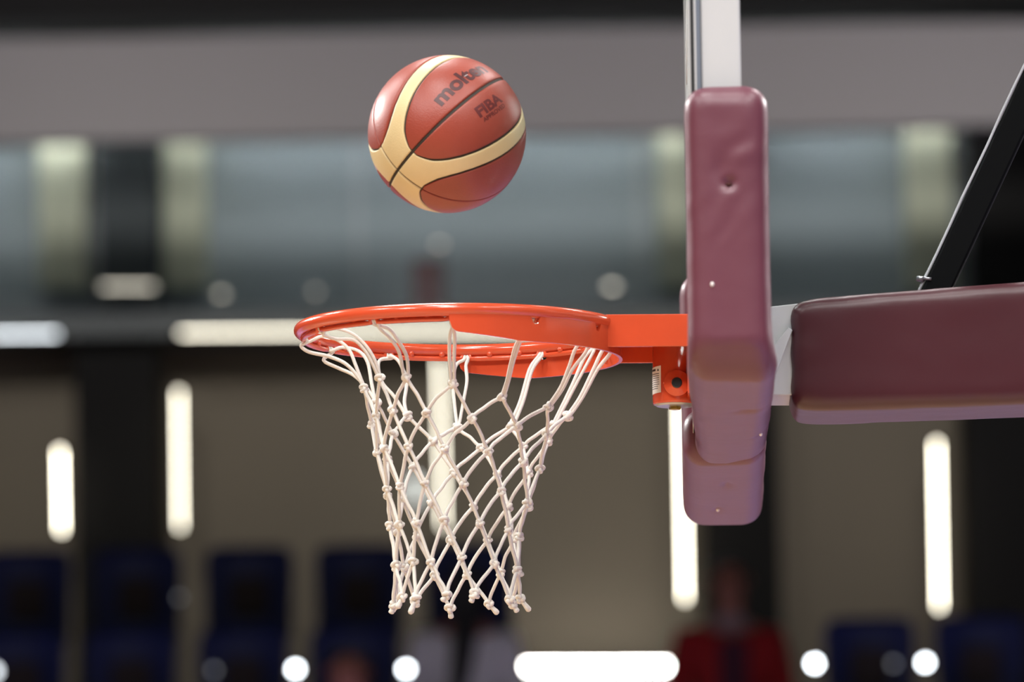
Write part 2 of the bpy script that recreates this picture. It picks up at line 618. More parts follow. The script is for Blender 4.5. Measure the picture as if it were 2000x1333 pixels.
ORD = ('first', 'second', 'third', 'fourth', 'fifth')
for i, c in enumerate((47, 264, 483, 700, 915)):
    seat(c, YA, zA, 'navy plastic stadium seat, %s from the left in the upper row' % ORD[i], 'seats of the upper row')
for i, c in enumerate((32, 250, 469, 688)):
    seat(c, YB, zB, 'navy plastic stadium seat, %s from the left in the lower row' % ORD[i], 'seats of the lower row')
for i, c in enumerate((1698, 1915)):
    seat(c, YB, zB, ('navy plastic stadium seat under the padded boom, left of the pair', 'navy plastic stadium seat at the far right edge, right of the pair')[i], 'seats at the right')

# small lamps between the seats
for (x, y, rpx, s, lab) in ((577, 1308, 6, 24, 'bright round step lamp left of the dark seated spectator'),
                            (793, 1308, 6, 24, 'bright round step lamp below the left side of the net'),
                            (1591, 1297, 6, 28, 'bright round step lamp left of the seats under the boom'),
                            (1807, 1295, 6, 24, 'bright round step lamp between the two right seats'),
                            (1745, 1297, 5, 0.6, 'faint round step lamp in front of the right seats'),
                            (350, 1168, 4, 0.5, 'faint round step lamp between two upper row seats'),
                            (418, 1310, 5, 0.6, 'faint round step lamp in front of the third lower seat'),
                            (-12, 1312, 8, 6, 'round step lamp cut by the left edge of the picture')):
    Y = YB - 0.35 if y > 1200 else YA - 0.4
    p = at(x, y, Y)
    r = rpx / ppm(Y)
    root = empty('step_lamp', p)
    tag(root, lab, 'light', 'round step lamps among the seats')
    MB().lathe([(r * 0.2, -r * 0.55), (r * 0.8, -r * 0.35), (r, 0), (r, r * 0.2)], p, (0, 1, 0), 16).build('lens', lamp_mat('step_glow_%d' % x, COOL, s), root, True)
    MB().lathe([(r * 1.05, r * 0.2), (r * 1.3, r * 0.2), (r * 1.3, r * 0.9), (r * 0.9, r * 1.2)], p, (0, 1, 0), 16).build('housing', HOUS, root)
    MB().tube([p + Vector((0, r * 0.9, 0)), Vector((p.x, p.y + r * 0.9, zB if y > 1200 else zA))], r * 0.35, 8).build('stem', HOUS, root)


# ------------------------------------------------------------------ spectators
def skin_body(name, verts, edges, m, parent, sub=2, root=0):
    me = bpy.data.meshes.new(name)
    me.from_pydata([tuple(v[0]) for v in verts], edges, [])
    me.materials.append(m)
    o = link(name, me)
    o.parent = parent
    sk = o.modifiers.new('skin', 'SKIN')
    sk.use_smooth_shade = True
    if not me.skin_vertices:
        me.skin_vertices.new() if hasattr(me.skin_vertices, 'new') else None
    lay = me.skin_vertices[0].data
    for i, v in enumerate(verts):
        r = v[1]
        lay[i].radius = (r, r) if not isinstance(r, tuple) else r
        lay[i].use_root = (i == root)
    ss = o.modifiers.new('sub', 'SUBSURF')
    ss.levels = ss.render_levels = sub
    return o


SKIN = mat('skin_tone', srgb(150, 98, 76), rough=0.6)
HAIR = mat('black_hair', srgb(14, 12, 12), rough=0.5)
JEANS = mat('dark_trousers', srgb(24, 24, 30), rough=0.9)


def person(loc, rz, label, top, extras, long_hair=False, seated=False, scale=1.0, collar=None):
    root = empty('person', loc)
    root.rotation_euler = (0, 0, rz)
    root.scale = (scale,) * 3
    tag(root, label, 'person')
    ch = []
    hz = 0.90 if not seated else 0.57          # hip height; the figure faces -y
    S = hz
    V = lambda x, y, z: Vector((x, y, z))
    vs, es = [], []

    def chain(start, pts):
        prev = start
        for p, r in pts:
            vs.append((p, r))
            if prev is not None:
                es.append((prev, len(vs) - 1))
            prev = len(vs) - 1
        return prev

    pelvis = chain(None, [(V(0, 0, S), (0.15, 0.11))])
    chest = chain(pelvis, [(V(0, 0, S + 0.22), (0.14, 0.10)), (V(0, 0, S + 0.42), (0.165, 0.11))])
    neck = chain(chest, [(V(0, 0, S + 0.56), 0.055), (V(0, -0.01, S + 0.64), 0.07), (V(0, -0.015, S + 0.72), (0.078, 0.095)), (V(0, 0, S + 0.81), (0.065, 0.08))])
    ends = []
    for s in (-1, 1):
        if seated:
            arm = [(V(s * 0.19, 0, S + 0.46), 0.062), (V(s * 0.24, -0.05, S + 0.2), 0.045), (V(s * 0.12, -0.27, S + 0.14), 0.032), (V(s * 0.08, -0.34, S + 0.13), (0.022, 0.035)), (V(s * 0.06, -0.39, S + 0.12), (0.018, 0.036))]
        else:
            arm = [(V(s * 0.19, 0, S + 0.46), 0.062), (V(s * 0.24, 0.02, S + 0.18), 0.045), (V(s * 0.25, -0.04, S - 0.06), 0.032), (V(s * 0.25, -0.05, S - 0.12), (0.02, 0.036)), (V(s * 0.25, -0.06, S - 0.17), (0.018, 0.038))]
        e = chain(chest, arm)
        base, d = vs[e][0], (vs[e][0] - vs[e - 1][0]).normalized()
        for fk, fl in enumerate((0.07, 0.08, 0.078, 0.062)):
            off = V(0, 0.024 - 0.016 * fk, 0) if not seated else V(0.024 - 0.016 * fk, 0, 0)
            q = base + off
            chain(e, [(q + d * 0.025, 0.0085), (q + d * (0.025 + fl * 0.55), 0.008), (q + d * (0.025 + fl) + V(-s * 0.012, 0, 0), 0.0065)])
        w_ = e - 1
        side = V(0, -0.035, 0) if not seated else V(-s * 0.035, 0, 0.01)
        chain(w_, [(vs[w_][0] + side + d * 0.02, 0.011), (vs[w_][0] + side * 1.5 + d * 0.055, 0.008)])
        if seated:
            chain(pelvis, [(V(s * 0.10, -0.04, S), 0.095), (V(s * 0.13, -0.44, S + 0.02), 0.062), (V(s * 0.13, -0.42, 0.08), 0.042), (V(s * 0.13, -0.54, 0.04), (0.04, 0.035))])
        else:
            chain(pelvis, [(V(s * 0.10, 0, S - 0.08), 0.095), (V(s * 0.11, -0.01, 0.48), 0.06), (V(s * 0.11, 0.02, 0.08), 0.042), (V(s * 0.12, -0.12, 0.04), (0.04, 0.035))])
    skin_body('body', vs, es, SKIN, root)
    # face: nose, eyes, mouth and ears
    hc = V(0, -0.012, S + 0.73)
    m_ = MB()
    m_.hexa([hc + V(-.016, -.085, -.035), hc + V(.016, -.085, -.035), hc + V(.012, -.115, -.03), hc + V(-.012, -.115, -.03),
             hc + V(-.008, -.085, .015), hc + V(.008, -.085, .015), hc + V(.005, -.096, .012), hc + V(-.005, -.096, .012)])
    m_.build('nose', SKIN, None).parent = root
    for s in (-1, 1):
        MB().lathe([(0.002, -0.012), (0.010, -0.006), (0.010, 0.004)], hc + V(s * 0.032, -0.083, 0.02), (0, 1, 0), 10).build('eye', HAIR).parent = root
        MB().lathe([(0.012, -0.006), (0.024, 0), (0.014, 0.012)], hc + V(s * 0.082, 0.005, 0), (s, 0, 0), 10).build('ear', SKIN).parent = root
    MB().tube([hc + V(-.025, -.082, -.055), hc + V(0, -.09, -.058), hc + V(.025, -.082, -.055)], 0.006, 6).build('mouth', mat('lip', srgb(120, 60, 55)), None).parent = root
    # clothes follow the body
    jv = [(V(0, 0, S - 0.06), (0.175, 0.135)), (V(0, 0, S + 0.22), (0.17, 0.13)), (V(0, 0, S + 0.44), (0.18, 0.13)), (V(0, 0, S + 0.54), (0.085, 0.08))]
    je = [(0, 1), (1, 2), (2, 3)]
    for s in (-1, 1):
        b = len(jv)
        if seated:
            jv += [(V(s * 0.20, 0, S + 0.465), 0.078), (V(s * 0.245, -0.05, S + 0.2), 0.062), (V(s * 0.13, -0.26, S + 0.145), 0.048)]
        else:
            jv += [(V(s * 0.20, 0, S + 0.465), 0.078), (V(s * 0.245, 0.02, S + 0.18), 0.062), (V(s * 0.252, -0.035, S - 0.04), 0.048)]
        je += [(2, b), (b, b + 1), (b + 1, b + 2)]
    skin_body('jacket', jv, je, top, root)
    tv, te = [(V(0, 0, S), (0.165, 0.125))], []
    for s in (-1, 1):
        b = len(tv)
        if seated:
            tv += [(V(s * 0.10, -0.04, S), 0.108), (V(s * 0.13, -0.44, S + 0.02), 0.078), (V(s * 0.13, -0.42, 0.1), 0.06)]
        else:
            tv += [(V(s * 0.10, 0, S - 0.08), 0.108), (V(s * 0.11, -0.01, 0.48), 0.076), (V(s * 0.11, 0.02, 0.1), 0.06)]
        te += [(0, b), (b, b + 1), (b + 1, b + 2)]
    skin_body('trousers', tv, te, JEANS, root)
    if collar is not None:
        MB().lathe([(0.10, 0), (0.085, 0.04), (0.075, 0.07)], V(0, -0.005, S + 0.5), (0, 0, 1), 18).build('collar', collar).parent = root
    # hair
    hv = [(V(0, 0.01, S + 0.83), (0.085, 0.10)), (V(0, 0.035, S + 0.76), (0.09, 0.085))]
    he = [(0, 1)]
    if long_hair:
        hv += [(V(0, 0.075, S + 0.62), (0.08, 0.05)), (V(0.02, 0.13, S + 0.45), (0.065, 0.04)), (V(0.05, 0.145, S + 0.25), (0.05, 0.035)), (V(0.07, 0.14, S + 0.12), (0.025, 0.02))]
        he += [(1, 2), (2, 3), (3, 4), (4, 5)]
    else:
        hv += [(V(0, 0.05, S + 0.68), (0.075, 0.06))]
        he += [(1, 2)]
    skin_body('hair', hv, he, HAIR, root)
    for f_ in extras:
        f_(root, S)
    return root


RED = mat('red_jacket', srgb(158, 14, 20), rough=0.8)
HOOD = mat('grey_hoodie', srgb(208, 208, 202), rough=0.9)
DARKJ = mat('black_jacket', srgb(16, 15, 17), rough=0.9)
PURP = mat('plum_shirt', srgb(70, 16, 40), rough=0.8)
PALE = mat('pale_scarf', srgb(150, 130, 130), rough=0.9)


def plum_front(root, S):
    MB().hexa([Vector(p) for p in ((-.07, -.15, S - .05), (.07, -.15, S - .05), (.07, -.10, S - .05), (-.07, -.10, S - .05),
                                   (-.06, -.155, S + .45), (.06, -.155, S + .45), (.06, -.10, S + .45), (-.06, -.10, S + .45))]).build('shirt_front', PURP).parent = root


YP = YA + 0.1
p = at(1422, 1054, YP)
person((p.x, YP, zW), 0.1, 'spectator in a red jacket standing in front of the black middle column', RED, [plum_front], scale=(p.z - zW) / 1.82, collar=PALE)
p = at(905, 1066, YB + 0.1)
person((p.x, YB + 0.1, zW), math.pi + 0.15, 'spectator with long black hair and pale grey hoodie seen from behind', HOOD, [], long_hair=True, scale=(p.z - zW) / 1.82)
p = at(678, 1232, YB - 1.1)
seat(678, YB - 1.05, zC, 'navy plastic stadium seat under the seated spectator in dark clothes', 'seat in front')
person((p.x, YB - 1.12, zC), 0.2, 'seated spectator in dark clothes in front of the lower row', DARKJ, [], seated=True)

# ================================================================== BASKETBALL HOOP
ringroot = empty('basketball_hoop', RING)
tag(ringroot, 'bright orange steel basketball rim with side plates and breakaway mount', 'basketball hoop')
RR, RT = 0.2335, 0.0097
DROOP = Matrix.Translation(RING) @ Matrix.Rotation(math.radians(0.6), 4, 'Y') @ Matrix.Translation(-RING)


def hp(x, y, z):
    """hoop coordinates (relative to the rim centre) to world, with the slight droop of the rim"""
    return DROOP @ (RING + Vector((x, y, z)))


def pol(deg, r, z=0.0):
    a = math.radians(deg)          # 90 degrees points at the camera
    return hp(r * math.cos(a), -r * math.sin(a), z)


MB().tube([pol(t * 3, RR) for t in range(120)], RT, 16, closed=True).build('ring', ORANGE, ringroot, True)
RZ, RD = -0.0128, 0.2285
for kk in range(12):
    a0, a1 = kk * 30 + 1 + 1.6, kk * 30 + 31 - 1.6
    pts = [pol(a0 - 0.2, RD + 0.003, -0.003)] + [pol(a0 + (a1 - a0) * i / 10, RD, RZ) for i in range(11)] + [pol(a1 + 0.2, RD + 0.003, -0.003)]
    MB().tube(pts, 0.0040, 8).build('net_rod', ORANGE, ringroot, True)
    for q in (0.28, 0.72):
        c = pol(a0 + (a1 - a0) * q, RD - 0.001, RZ + 0.006)
        MB().lathe([(0.001, -0.005), (0.0045, -0.003), (0.0050, 0.001), (0.003, 0.004)], c, (0, 0, 1), 10).build('weld', ORANGE, ringroot, True)

# curved side plate welded below the back half of the ring
vs, fs = [], []
ANG = [-92 + 184 * i / 184 for i in range(185)]


def low(t):
    t = abs(t)
    e = 92 - t
    h = 0.0445 if t < 66 else 0.0445 - 0.0135 * (t - 66) / 26
    if e < 3.5:
        h -= 0.016 * (1 - math.sqrt(max(0, 1 - ((3.5 - e) / 3.5) ** 2)))
    return h


for t in ANG:
    top = -0.006
    dist = min(abs(t - h) for h in (-59, -29, 1, 31, 61))
    if dist < 2.0:
        top = -0.006 - 0.013 * math.sqrt(1 - (dist / 2.0) ** 2)
    for (r, z) in ((0.2345, top), (0.2395, top), (0.2395, -low(t)), (0.2345, -low(t))):
        vs.append(pol(t, r, z))
for i in range(len(ANG) - 1):
    for q in range(4):
        fs.append((i * 4 + q, i * 4 + (q + 1) % 4, i * 4 + 4 + (q + 1) % 4, i * 4 + 4 + q))
fs += [(0, 1, 2, 3), tuple(len(vs) - 4 + q for q in range(4))]
part('side_plate', vs, fs, ORANGE, ringroot)

BX = 0.3416      # front face of the backboard


def hbox(a, b):
    m_ = MB().box(a, b)
    m_.v = [hp(*v) for v in m_.v]
    return m_


HW = 0.097
hbox((0.212, -HW, -0.038), (BX - 0.002, -HW + 0.005, 0.0095)).build('arm_side', ORANGE, ringroot, bevel=0.0012)
hbox((0.212, HW - 0.005, -0.038), (BX - 0.002, HW, 0.0095)).build('arm_side', ORANGE, ringroot, bevel=0.0012)
hbox((0.205, -HW + 0.0051, 0.004), (BX - 0.002, HW - 0.0051, 0.0094)).build('arm_top', ORANGE, ringroot, bevel=0.001)
hbox((BX - 0.007, -0.085, -0.105), (BX - 0.0005, 0.085, -0.0382)).build('mount_plate', ORANGE, ringroot, bevel=0.001)
# round housing of the breakaway spring
CXh = at(1319, 740, 0).x - RING.x
m_ = MB().lathe([(0.0315, -0.112), (0.0325, -0.109), (0.0325, 0.003)], (0, 0, 0), (0, 0, 1), 40)
m_.v = [hp(v.x + CXh, v.y, v.z) for v in m_.v]
m_.build('spring_housing', ORANGE, ringroot)
for f_ in bpy.data.objects['spring_housing'].data.polygons:
    f_.use_smooth = len(f_.vertices) == 4
m_ = MB().lathe([(0.002, -0.1155), (0.027, -0.1145), (0.0305, -0.1121)], (0, 0, 0), (0, 0, 1), 40)
m_.v = [hp(v.x + CXh, v.y, v.z) for v in m_.v]
cap = m_.build('housing_cap', STEEL, ringroot)
m_ = MB().lathe([(0.007, -0.1195), (0.009, -0.119), (0.009, -0.1150)], (0, 0, 0), (0, 0, 1), 6)
m_.v = [hp(v.x + CXh, v.y, v.z) for v in m_.v]
m_.build('cap_bolt', mat('brass', srgb(190, 160, 80), rough=0.3, metal=0.9), cap)
bz = -(0.0845)
bx_ = CXh + 0.003
m_ = MB().lathe([(0.0195, 0.004), (0.0192, -0.0055), (0.0085, -0.0095), (0.0062, -0.0098), (0.0062, -0.004)], (0, 0, 0), (0, 1, 0), 36)
m_.v = [hp(v.x + bx_, v.y - 0.0315, v.z + bz) for v in m_.v]
boss = m_.build('bolt_boss', ORANGE, ringroot)
m_ = MB().lathe([(0.0060, -0.0105), (0.0064, -0.0112), (0.0078, -0.0105), (0.0078, -0.0090)], (0, 0, 0), (0, 1, 0), 24)
m_.v = [hp(v.x + bx_, v.y - 0.0315, v.z + bz) for v in m_.v]
m_.build('bolt_rim', mat('dark_steel', srgb(70, 70, 72), rough=0.35, metal=0.8), boss)
m_ = MB().lathe([(0.0061, -0.0102), (0.0061, -0.0100)], (0, 0, 0), (0, 1, 0), 20)
m_.v = [hp(v.x + bx_, v.y - 0.0315, v.z + bz) for v in m_.v]
m_.build('bolt_socket', mat('socket_shade', srgb(3, 3, 3), rough=0.9, spec=0.0), boss)  # flat black disc, the darkness of the hole put into its colour
# warning sticker wrapped round the left of the housing
vs, fs = [], []
NS = 14
for i in range(NS + 1):
    t = math.radians(128 + 62 * i / NS)
    for z in (-0.057, -0.0965):
        vs.append(hp(CXh + 0.0329 * math.cos(t), -0.0329 * math.sin(t), z - 0.002 * math.sin((i / NS) * 1.2)))
for i in range(NS):
    fs.append((2 * i, 2 * i + 1, 2 * i + 3, 2 * i + 2))
stk = part('warning_sticker', vs, fs, STICKER, ringroot)
ink = MB()


def inkpatch(t0, t1, z0, z1, tri=False):
    n = 6
    v_, f_ = [], []
    for i in range(n + 1):
        t = math.radians(t0 + (t1 - t0) * i / n)
        e = abs(i / n * 2 - 1) if tri else 0
        for z in (z0 - (z0 - z1) * e, z1):
            v_.append(hp(CXh + 0.0331 * math.cos(t), -0.0331 * math.sin(t), z))
    for i in range(n):
        f_.append((2 * i, 2 * i + 1, 2 * i + 3, 2 * i + 2))
    ink.add(v_, f_)


inkpatch(134, 142, -0.0605, -0.0645, True)
inkpatch(148, 172, -0.0612, -0.0642)
for i in range(8):
    inkpatch(134 if i < 6 else 138, 178 - 4 * (i % 3), -0.0680 - i * 0.0031, -0.0690 - i * 0.0031)
ink.build('print', INK, stk)

# ================================================================== NET
netroot = empty('basketball_net', RING + Vector((0, 0, -0.02)))
tag(netroot, 'knotted white cord net hanging from the orange rim', 'basketball net')
# knots as read off the photograph, columns A..L run anticlockwise from the left: A far left, D nearest, G right, J farthest
ROWS = [
    dict(A=(711, 759), B=(742, 739), C=(794, 738), D=(885, 750), E=(981, 776), F=(1071, 795), G=(1109, 813), H=(1080, 831), I=(998, 833), J=(893, 836), K=(796, 813), L=(735, 788)),
    dict(A=(735, 813), B=(767, 802), C=(833, 806), D=(922, 818), E=(1011, 832), F=(1068, 849), G=(1071, 863), H=(1022, 873), I=(940, 875), J=(846, 862), K=(768, 848), L=(726, 830)),
    dict(A=(736, 884), B=(750, 876), C=(798, 873), D=(869, 877), E=(955, 882), F=(1022, 903), G=(1055, 916), H=(1033, 925), I=(972, 927), J=(887, 925), K=(806, 912), L=(757, 900)),
    dict(A=(756, 956), B=(781, 950), C=(830, 944), D=(905, 945), E=(979, 960), F=(1030, 982), G=(1032, 990), H=(993, 991), I=(925, 990), J=(843, 983), K=(787, 976), L=(757, 968)),
    dict(A=(762, 1028), B=(780, 1026), C=(813, 1022), D=(868, 1016), E=(937, 1023), F=(993, 1036), G=(1014, 1049), H=(1003, 1056), I=(953, 1056), J=(881, 1056), K=(814, 1048), L=(776, 1040)),
    dict(A=(774, 1104), B=(807, 1098), C=(842, 1099), D=(902, 1089), E=(966, 1101), F=(1010, 1114), G=(1013, 1121), H=(978, 1120), I=(912, 1123), J=(849, 1125), K=(790, 1110), L=(774, 1110)),
    dict(A=(769, 1183), B=(786, 1167), C=(812, 1169), D=(873, 1162), E=(927, 1161), F=(996, 1173), G=(1016, 1170), H=(1002, 1181), I=(955, 1181), J=(879, 1189), K=(810, 1180), L=(775, 1180)),
]
TIPS = dict(A=(764, 1198), B=(777, 1187), C=(802, 1197), D=(864, 1174), E=(920, 1176), F=(1004, 1187), G=(1033, 1192), H=(1010, 1195), I=(971, 1198), J=(881, 1207), K=(803, 1196), L=(767, 1194))
L12 = 'ABCDEFGHIJKL'
RAD = [0.158, 0.137, 0.121, 0.106, 0.097, 0.091, 0.094]
ROWP = []
for r, row in enumerate(ROWS):
    d_ = {}
    for i, c in enumerate(L12):
        ang = 180 - 30 * i - (15 if r % 2 else 0)       # A at 180 degrees (left), D at 90 (near)
        Y = -RAD[r] * math.sin(math.radians(ang))
        d_[c] = at(row[c][0], row[c][1], Y)
    ROWP.append(d_)

# one knot shape shared by all: an overhand knot of cord
kv = []
for i in range(56):
    t = i / 56 * 2 * math.pi
    kv.append(Vector(((math.sin(t) + 2 * math.sin(2 * t)) * 0.00148, (-math.sin(3 * t)) * 0.0034, (math.cos(t) - 2 * math.cos(2 * t)) * 0.00150)))
m_ = MB().tube(kv, 0.0028, 7, closed=True)
KNOT = mesh('knot', m_.v, m_.f, CORD, True)
kn = 0
for r, d_ in enumerate(ROWP):
    for c in L12:
        kn += 1
        o = link('knot', KNOT, netroot, d_[c], (random.uniform(-0.5, 0.5), random.uniform(-0.7, 0.7), random.uniform(0, 6.28)))
        s = 1.14 * random.uniform(0.9, 1.06) * (1.05 if r in (0, 6) else 0.97)
        o.scale = (s, s, s)

CR = 0.00275


def cord(pts, r=CR, n=6):
    q = catmull(pts, 5)
    m_ = MB().tube(q, r, n)
    return part('cord', m_.v, m_.f, CORD, netroot, True)


for r in range(6):
    up, dn = ROWP[r], ROWP[r + 1]
    for i, c in enumerate(L12):
        # even rows: knot c hangs between knots c-1|c of the row below; odd rows between c and c+1
        tgt = (L12[i - 1], c) if r % 2 == 0 else (c, L12[(i + 1) % 12])
        for t_ in tgt:
            a, b = up[c], dn[t_]
            dd = b - a
            lat = dd.dot(R)
            k_ = 1.32 if lat < 0 else 1.06
            pts = []
            for s in (0, 0.25, 0.5, 0.75, 1.0):
                sx = 1 - (1 - s) ** k_
                q = a + R * (dd.dot(R) * sx) + U * (dd.dot(U) * s) + F * (dd.dot(F) * s)
                pts.append(q + Vector((random.uniform(-1, 1), 0, random.uniform(-1, 1))) * (0.0009 if 0 < s < 1 else 0))
            cord(pts)
for i, c in enumerate(L12):
    a = ROWP[6][c]
    ang = 180 - 30 * i
    b = at(TIPS[c][0], TIPS[c][1], -RAD[6] * math.sin(math.radians(ang)))
    mid = a.lerp(b, 0.5)
    m_ = MB().tube([a, mid, a.lerp(b, 0.8), b, b + (b - a) * 0.12], [0.0036, 0.0034, 0.0042, 0.0042, 0.002], 8)
    m_.build('tail', CORD, netroot, True)

# the loops that carry the net; pixels read off the photograph, depth runs from the hook to the knot
LOOPS = {
    'A': [[(586, 662), (588, 676), (604, 688), (640, 696), (672, 709), (694, 730), (708, 752)],
          [(598, 657), (630, 657), (660, 665), (682, 684), (694, 712), (704, 738), (711, 756)]],
    'B': [[(622, 640), (632, 654), (655, 662), (690, 664), (712, 684), (728, 712), (738, 735)],
          [(622, 640), (650, 641), (686, 651), (712, 673), (731, 702), (742, 735)]],
    'C': [[(733, 626), (742, 642), (764, 664), (780, 690), (789, 735)],
          [(733, 626), (758, 642), (775, 662), (794, 696), (797, 735)]],
    'D': [[(889, 622), (879, 655), (878, 700), (882, 748)], [(889, 622), (888, 655), (887, 700), (887, 748)]],
    'E': [[(1047, 634), (1011, 668), (999, 705), (990, 745), (980, 775)], [(1047, 634), (1016, 668), (1003, 705), (993, 745), (984, 775)]],
    'F': [[(1162, 642), (1125, 680), (1112, 715), (1095, 757), (1071, 793)], [(1162, 642), (1147, 682), (1118, 722), (1099, 760), (1075, 793)]],
    'G': [[(1205, 663), (1176, 686), (1158, 724), (1133, 776), (1110, 810)], [(1205, 663), (1193, 688), (1167, 722), (1138, 776), (1113, 812)]],
    'H': [[(1168, 680), (1140, 702), (1118, 752), (1081, 828)], [(1168, 680), (1159, 688), (1130, 742), (1085, 828)]],
    'I': [[(1047, 694), (1034, 722), (1016, 784), (996, 830)], [(1047, 694), (1039, 724), (1022, 784), (1003, 830)]],
    'J': [[(899, 698), (890, 715), (885, 752), (889, 800), (893, 833)], [(899, 698), (910, 715), (912, 745), (905, 785), (896, 833)]],
    'K': [[(747, 694), (764, 696), (780, 708), (794, 745), (790, 785), (795, 810)], [(747, 694), (740, 706), (745, 745), (770, 775), (792, 810)]],
    'L': [[(640, 680), (668, 679), (700, 686), (718, 708), (726, 750), (733, 785)], [(627, 684), (632, 704), (660, 719), (690, 733), (716, 758), (733, 785)]],
}
HOOKDEG = {c: 181 - 30 * i for i, c in enumerate(L12)}
for i, c in enumerate(L12):
    hk = pol(HOOKDEG[c], RD, RZ)
    k0 = ROWP[0][c]
    for li, pl in enumerate(LOOPS[c]):
        n = len(pl)
        pts = [at(x, y, hk.y + (k0.y - hk.y) * (j / (n - 1)) ** 1.0) for j, (x, y) in enumerate(pl)]
        inner = pol(HOOKDEG[c] + (0.8 if li else -0.8), RD - 0.005, RZ - 0.002)
        over = pol(HOOKDEG[c] + (0.5 if li else -0.5), RD + 0.001, RZ + 0.0045)
        cord([over, inner] + pts[1:] + [k0])

# ================================================================== BACKBOARD
YN = -0.90
bbz = 2.90
GLASS = bpy.data.materials.new('tempered_glass')
GLASS.use_nodes = True
gb = GLASS.node_tree.nodes['Principled BSDF']
gb.inputs['Base Color'].default_value = (0.78, 0.92, 0.9, 1)
gb.inputs['Roughness'].default_value = 0.02
gb.inputs['Transmission Weight'].default_value = 1.0
gb.inputs['IOR'].default_value = 1.5
bb = empty('backboard', (BX, 0, bbz))
tag(bb, 'glass backboard in a white steel frame, seen edge on', 'backboard')
MB().box((BX, YN, bbz), (BX + 0.013, -YN, bbz + 1.05)).build('glass_pane', GLASS, bb)
m_ = MB()
for (y0, y1, z0, z1) in ((YN, -YN, bbz, bbz + 0.05), (YN, -YN, bbz + 1.0, bbz + 1.05), (YN, YN + 0.05, bbz + 0.051, bbz + 0.999), (-YN - 0.05, -YN, bbz + 0.051, bbz + 0.999)):
    MB().box((BX - 0.0012, y0, z0), (BX - 0.0002, y1, z1)).build('border_line', WHITE, bb)
    MB().box((BX + 0.0160, y0, z0), (BX + 0.0705, y1, z1)).build('frame_bar', WHITE, bb, bevel=0.003)
for (y0, y1, z0, z1) in ((-0.295, 0.295, 3.05, 3.10), (-0.295, 0.295, 3.45, 3.50), (-0.295, -0.245, 3.101, 3.449), (0.245, 0.295, 3.101, 3.449)):
    MB().box((BX - 0.0012, y0, z0), (BX - 0.0002, y1, z1)).build('target_line', WHITE, bb)
MB().box((BX + 0.0132, YN + 0.001, bbz + 0.001), (BX + 0.0158, YN + 0.045, bbz + 1.049)).build('gasket', RUBBER, bb)
MB().box((BX + 0.0132, -YN - 0.045, bbz + 0.001), (BX + 0.0158, -YN - 0.001, bbz + 1.049)).build('gasket', RUBBER, bb)

for s_ in (-1, 1):                     # layered edge of the pane: white trim, dark glass line, white trim, grey seal
    ye = s_ * (-YN + 0.0035)
    for (a_, b_, m2) in ((0.0, 0.0018, WHITE), (0.0019, 0.0072, RUBBER), (0.0073, 0.0098, WHITE), (0.0099, 0.0158, mat('slate_seal', srgb(96, 104, 116), rough=0.5))):
        MB().box((BX + a_, min(ye, ye - s_ * 0.0033), bbz), (BX + b_, max(ye, ye - s_ * 0.0033), bbz + 1.05)).build('edge_trim', m2, bb)

# ------------------------------------------------------------------ padding of the lower corners


def prism_x(x0, x1, poly):
    n = len(poly)
    vs = [(x0, y, z) for (y, z) in poly] + [(x1, y, z) for (y, z) in poly]
    fs = [tuple(range(n)), tuple(range(n, 2 * n))] + [(i, (i + 1) % n, n + (i + 1) % n, n + i) for i in range(n)]
    return vs, fs


def wrinkle(v, f, amp, stretch=(1, 1, 1)):
    q = Vector((v.x * stretch[0], v.y * stretch[1], v.z * stretch[2])) * f
    return noise.noise(q) * amp


def pit(v, c, r, depth):
    d = (v - c).length
    return -depth * math.exp(-(d / r) ** 2)


YPN = YN - 0.035                       # outer face of the near pad
ptop = at(1420, 162, YPN).z
pbot = at(1430, 905, 0.10).z
xc = (at(1342, 400, YPN).x + at(1500, 400, YPN).x) / 2
hw = 0.057
near_poly = [(YPN, pbot + 0.05), (YPN + 0.012, pbot + 0.02), (YPN + 0.05, pbot), (0.10, pbot), (0.10, pbot + 0.085), (YPN + 0.10, pbot + 0.085), (YPN + 0.10, ptop), (YPN, ptop)]
vs, fs = prism_x(xc - hw, xc + hw, near_poly)
dim1 = at(1424, 358, YPN)
dim2 = at(1385, 556, YPN)
dim3 = at(1462, 792, -0.55)
dim4 = at(1488, 845, -0.2)


def near_disp(v, n):
    d = wrinkle(v, 9, 0.0018, (1, 0.7, 0.5)) + (0 if n.z < -0.5 else wrinkle(v, 30, 0.0004))
    side = math.exp(-((v.y - YPN) / 0.03) ** 2)
    # diagonal creases running up from the tear in the outer face
    u = (v.x - dim1.x) * 0.86 - (v.z - dim1.z) * 0.5
    d += side * 0.0017 * math.sin(u * 150 + 0.6 + 4 * noise.noise(v * 14)) * (0.55 + 0.9 * noise.noise(v * 22 + Vector((3, 1, 7)))) * math.exp(-((v.z - dim1.z - 0.02) / 0.085) ** 2 - (u / 0.04) ** 2)
    d += side * (pit(v, dim1, 0.0075, 0.009) + pit(v, dim1 + Vector((-.006, 0, 0.02)), 0.02, 0.003))
    d += pit(v, dim3, 0.02, 0.006) + pit(v, dim4, 0.012, 0.006)
    # the lower corner bulges outward, the underside sags in shallow folds
    low_ = math.exp(-((v.z - (pbot + 0.005)) / 0.035) ** 2)
    d += low_ * 0.008 * (0.3 + max(0, n.x))
    if n.z < -0.5:
        d += 0.0012 * math.sin(v.y * 9 + v.x * 18)
    return d


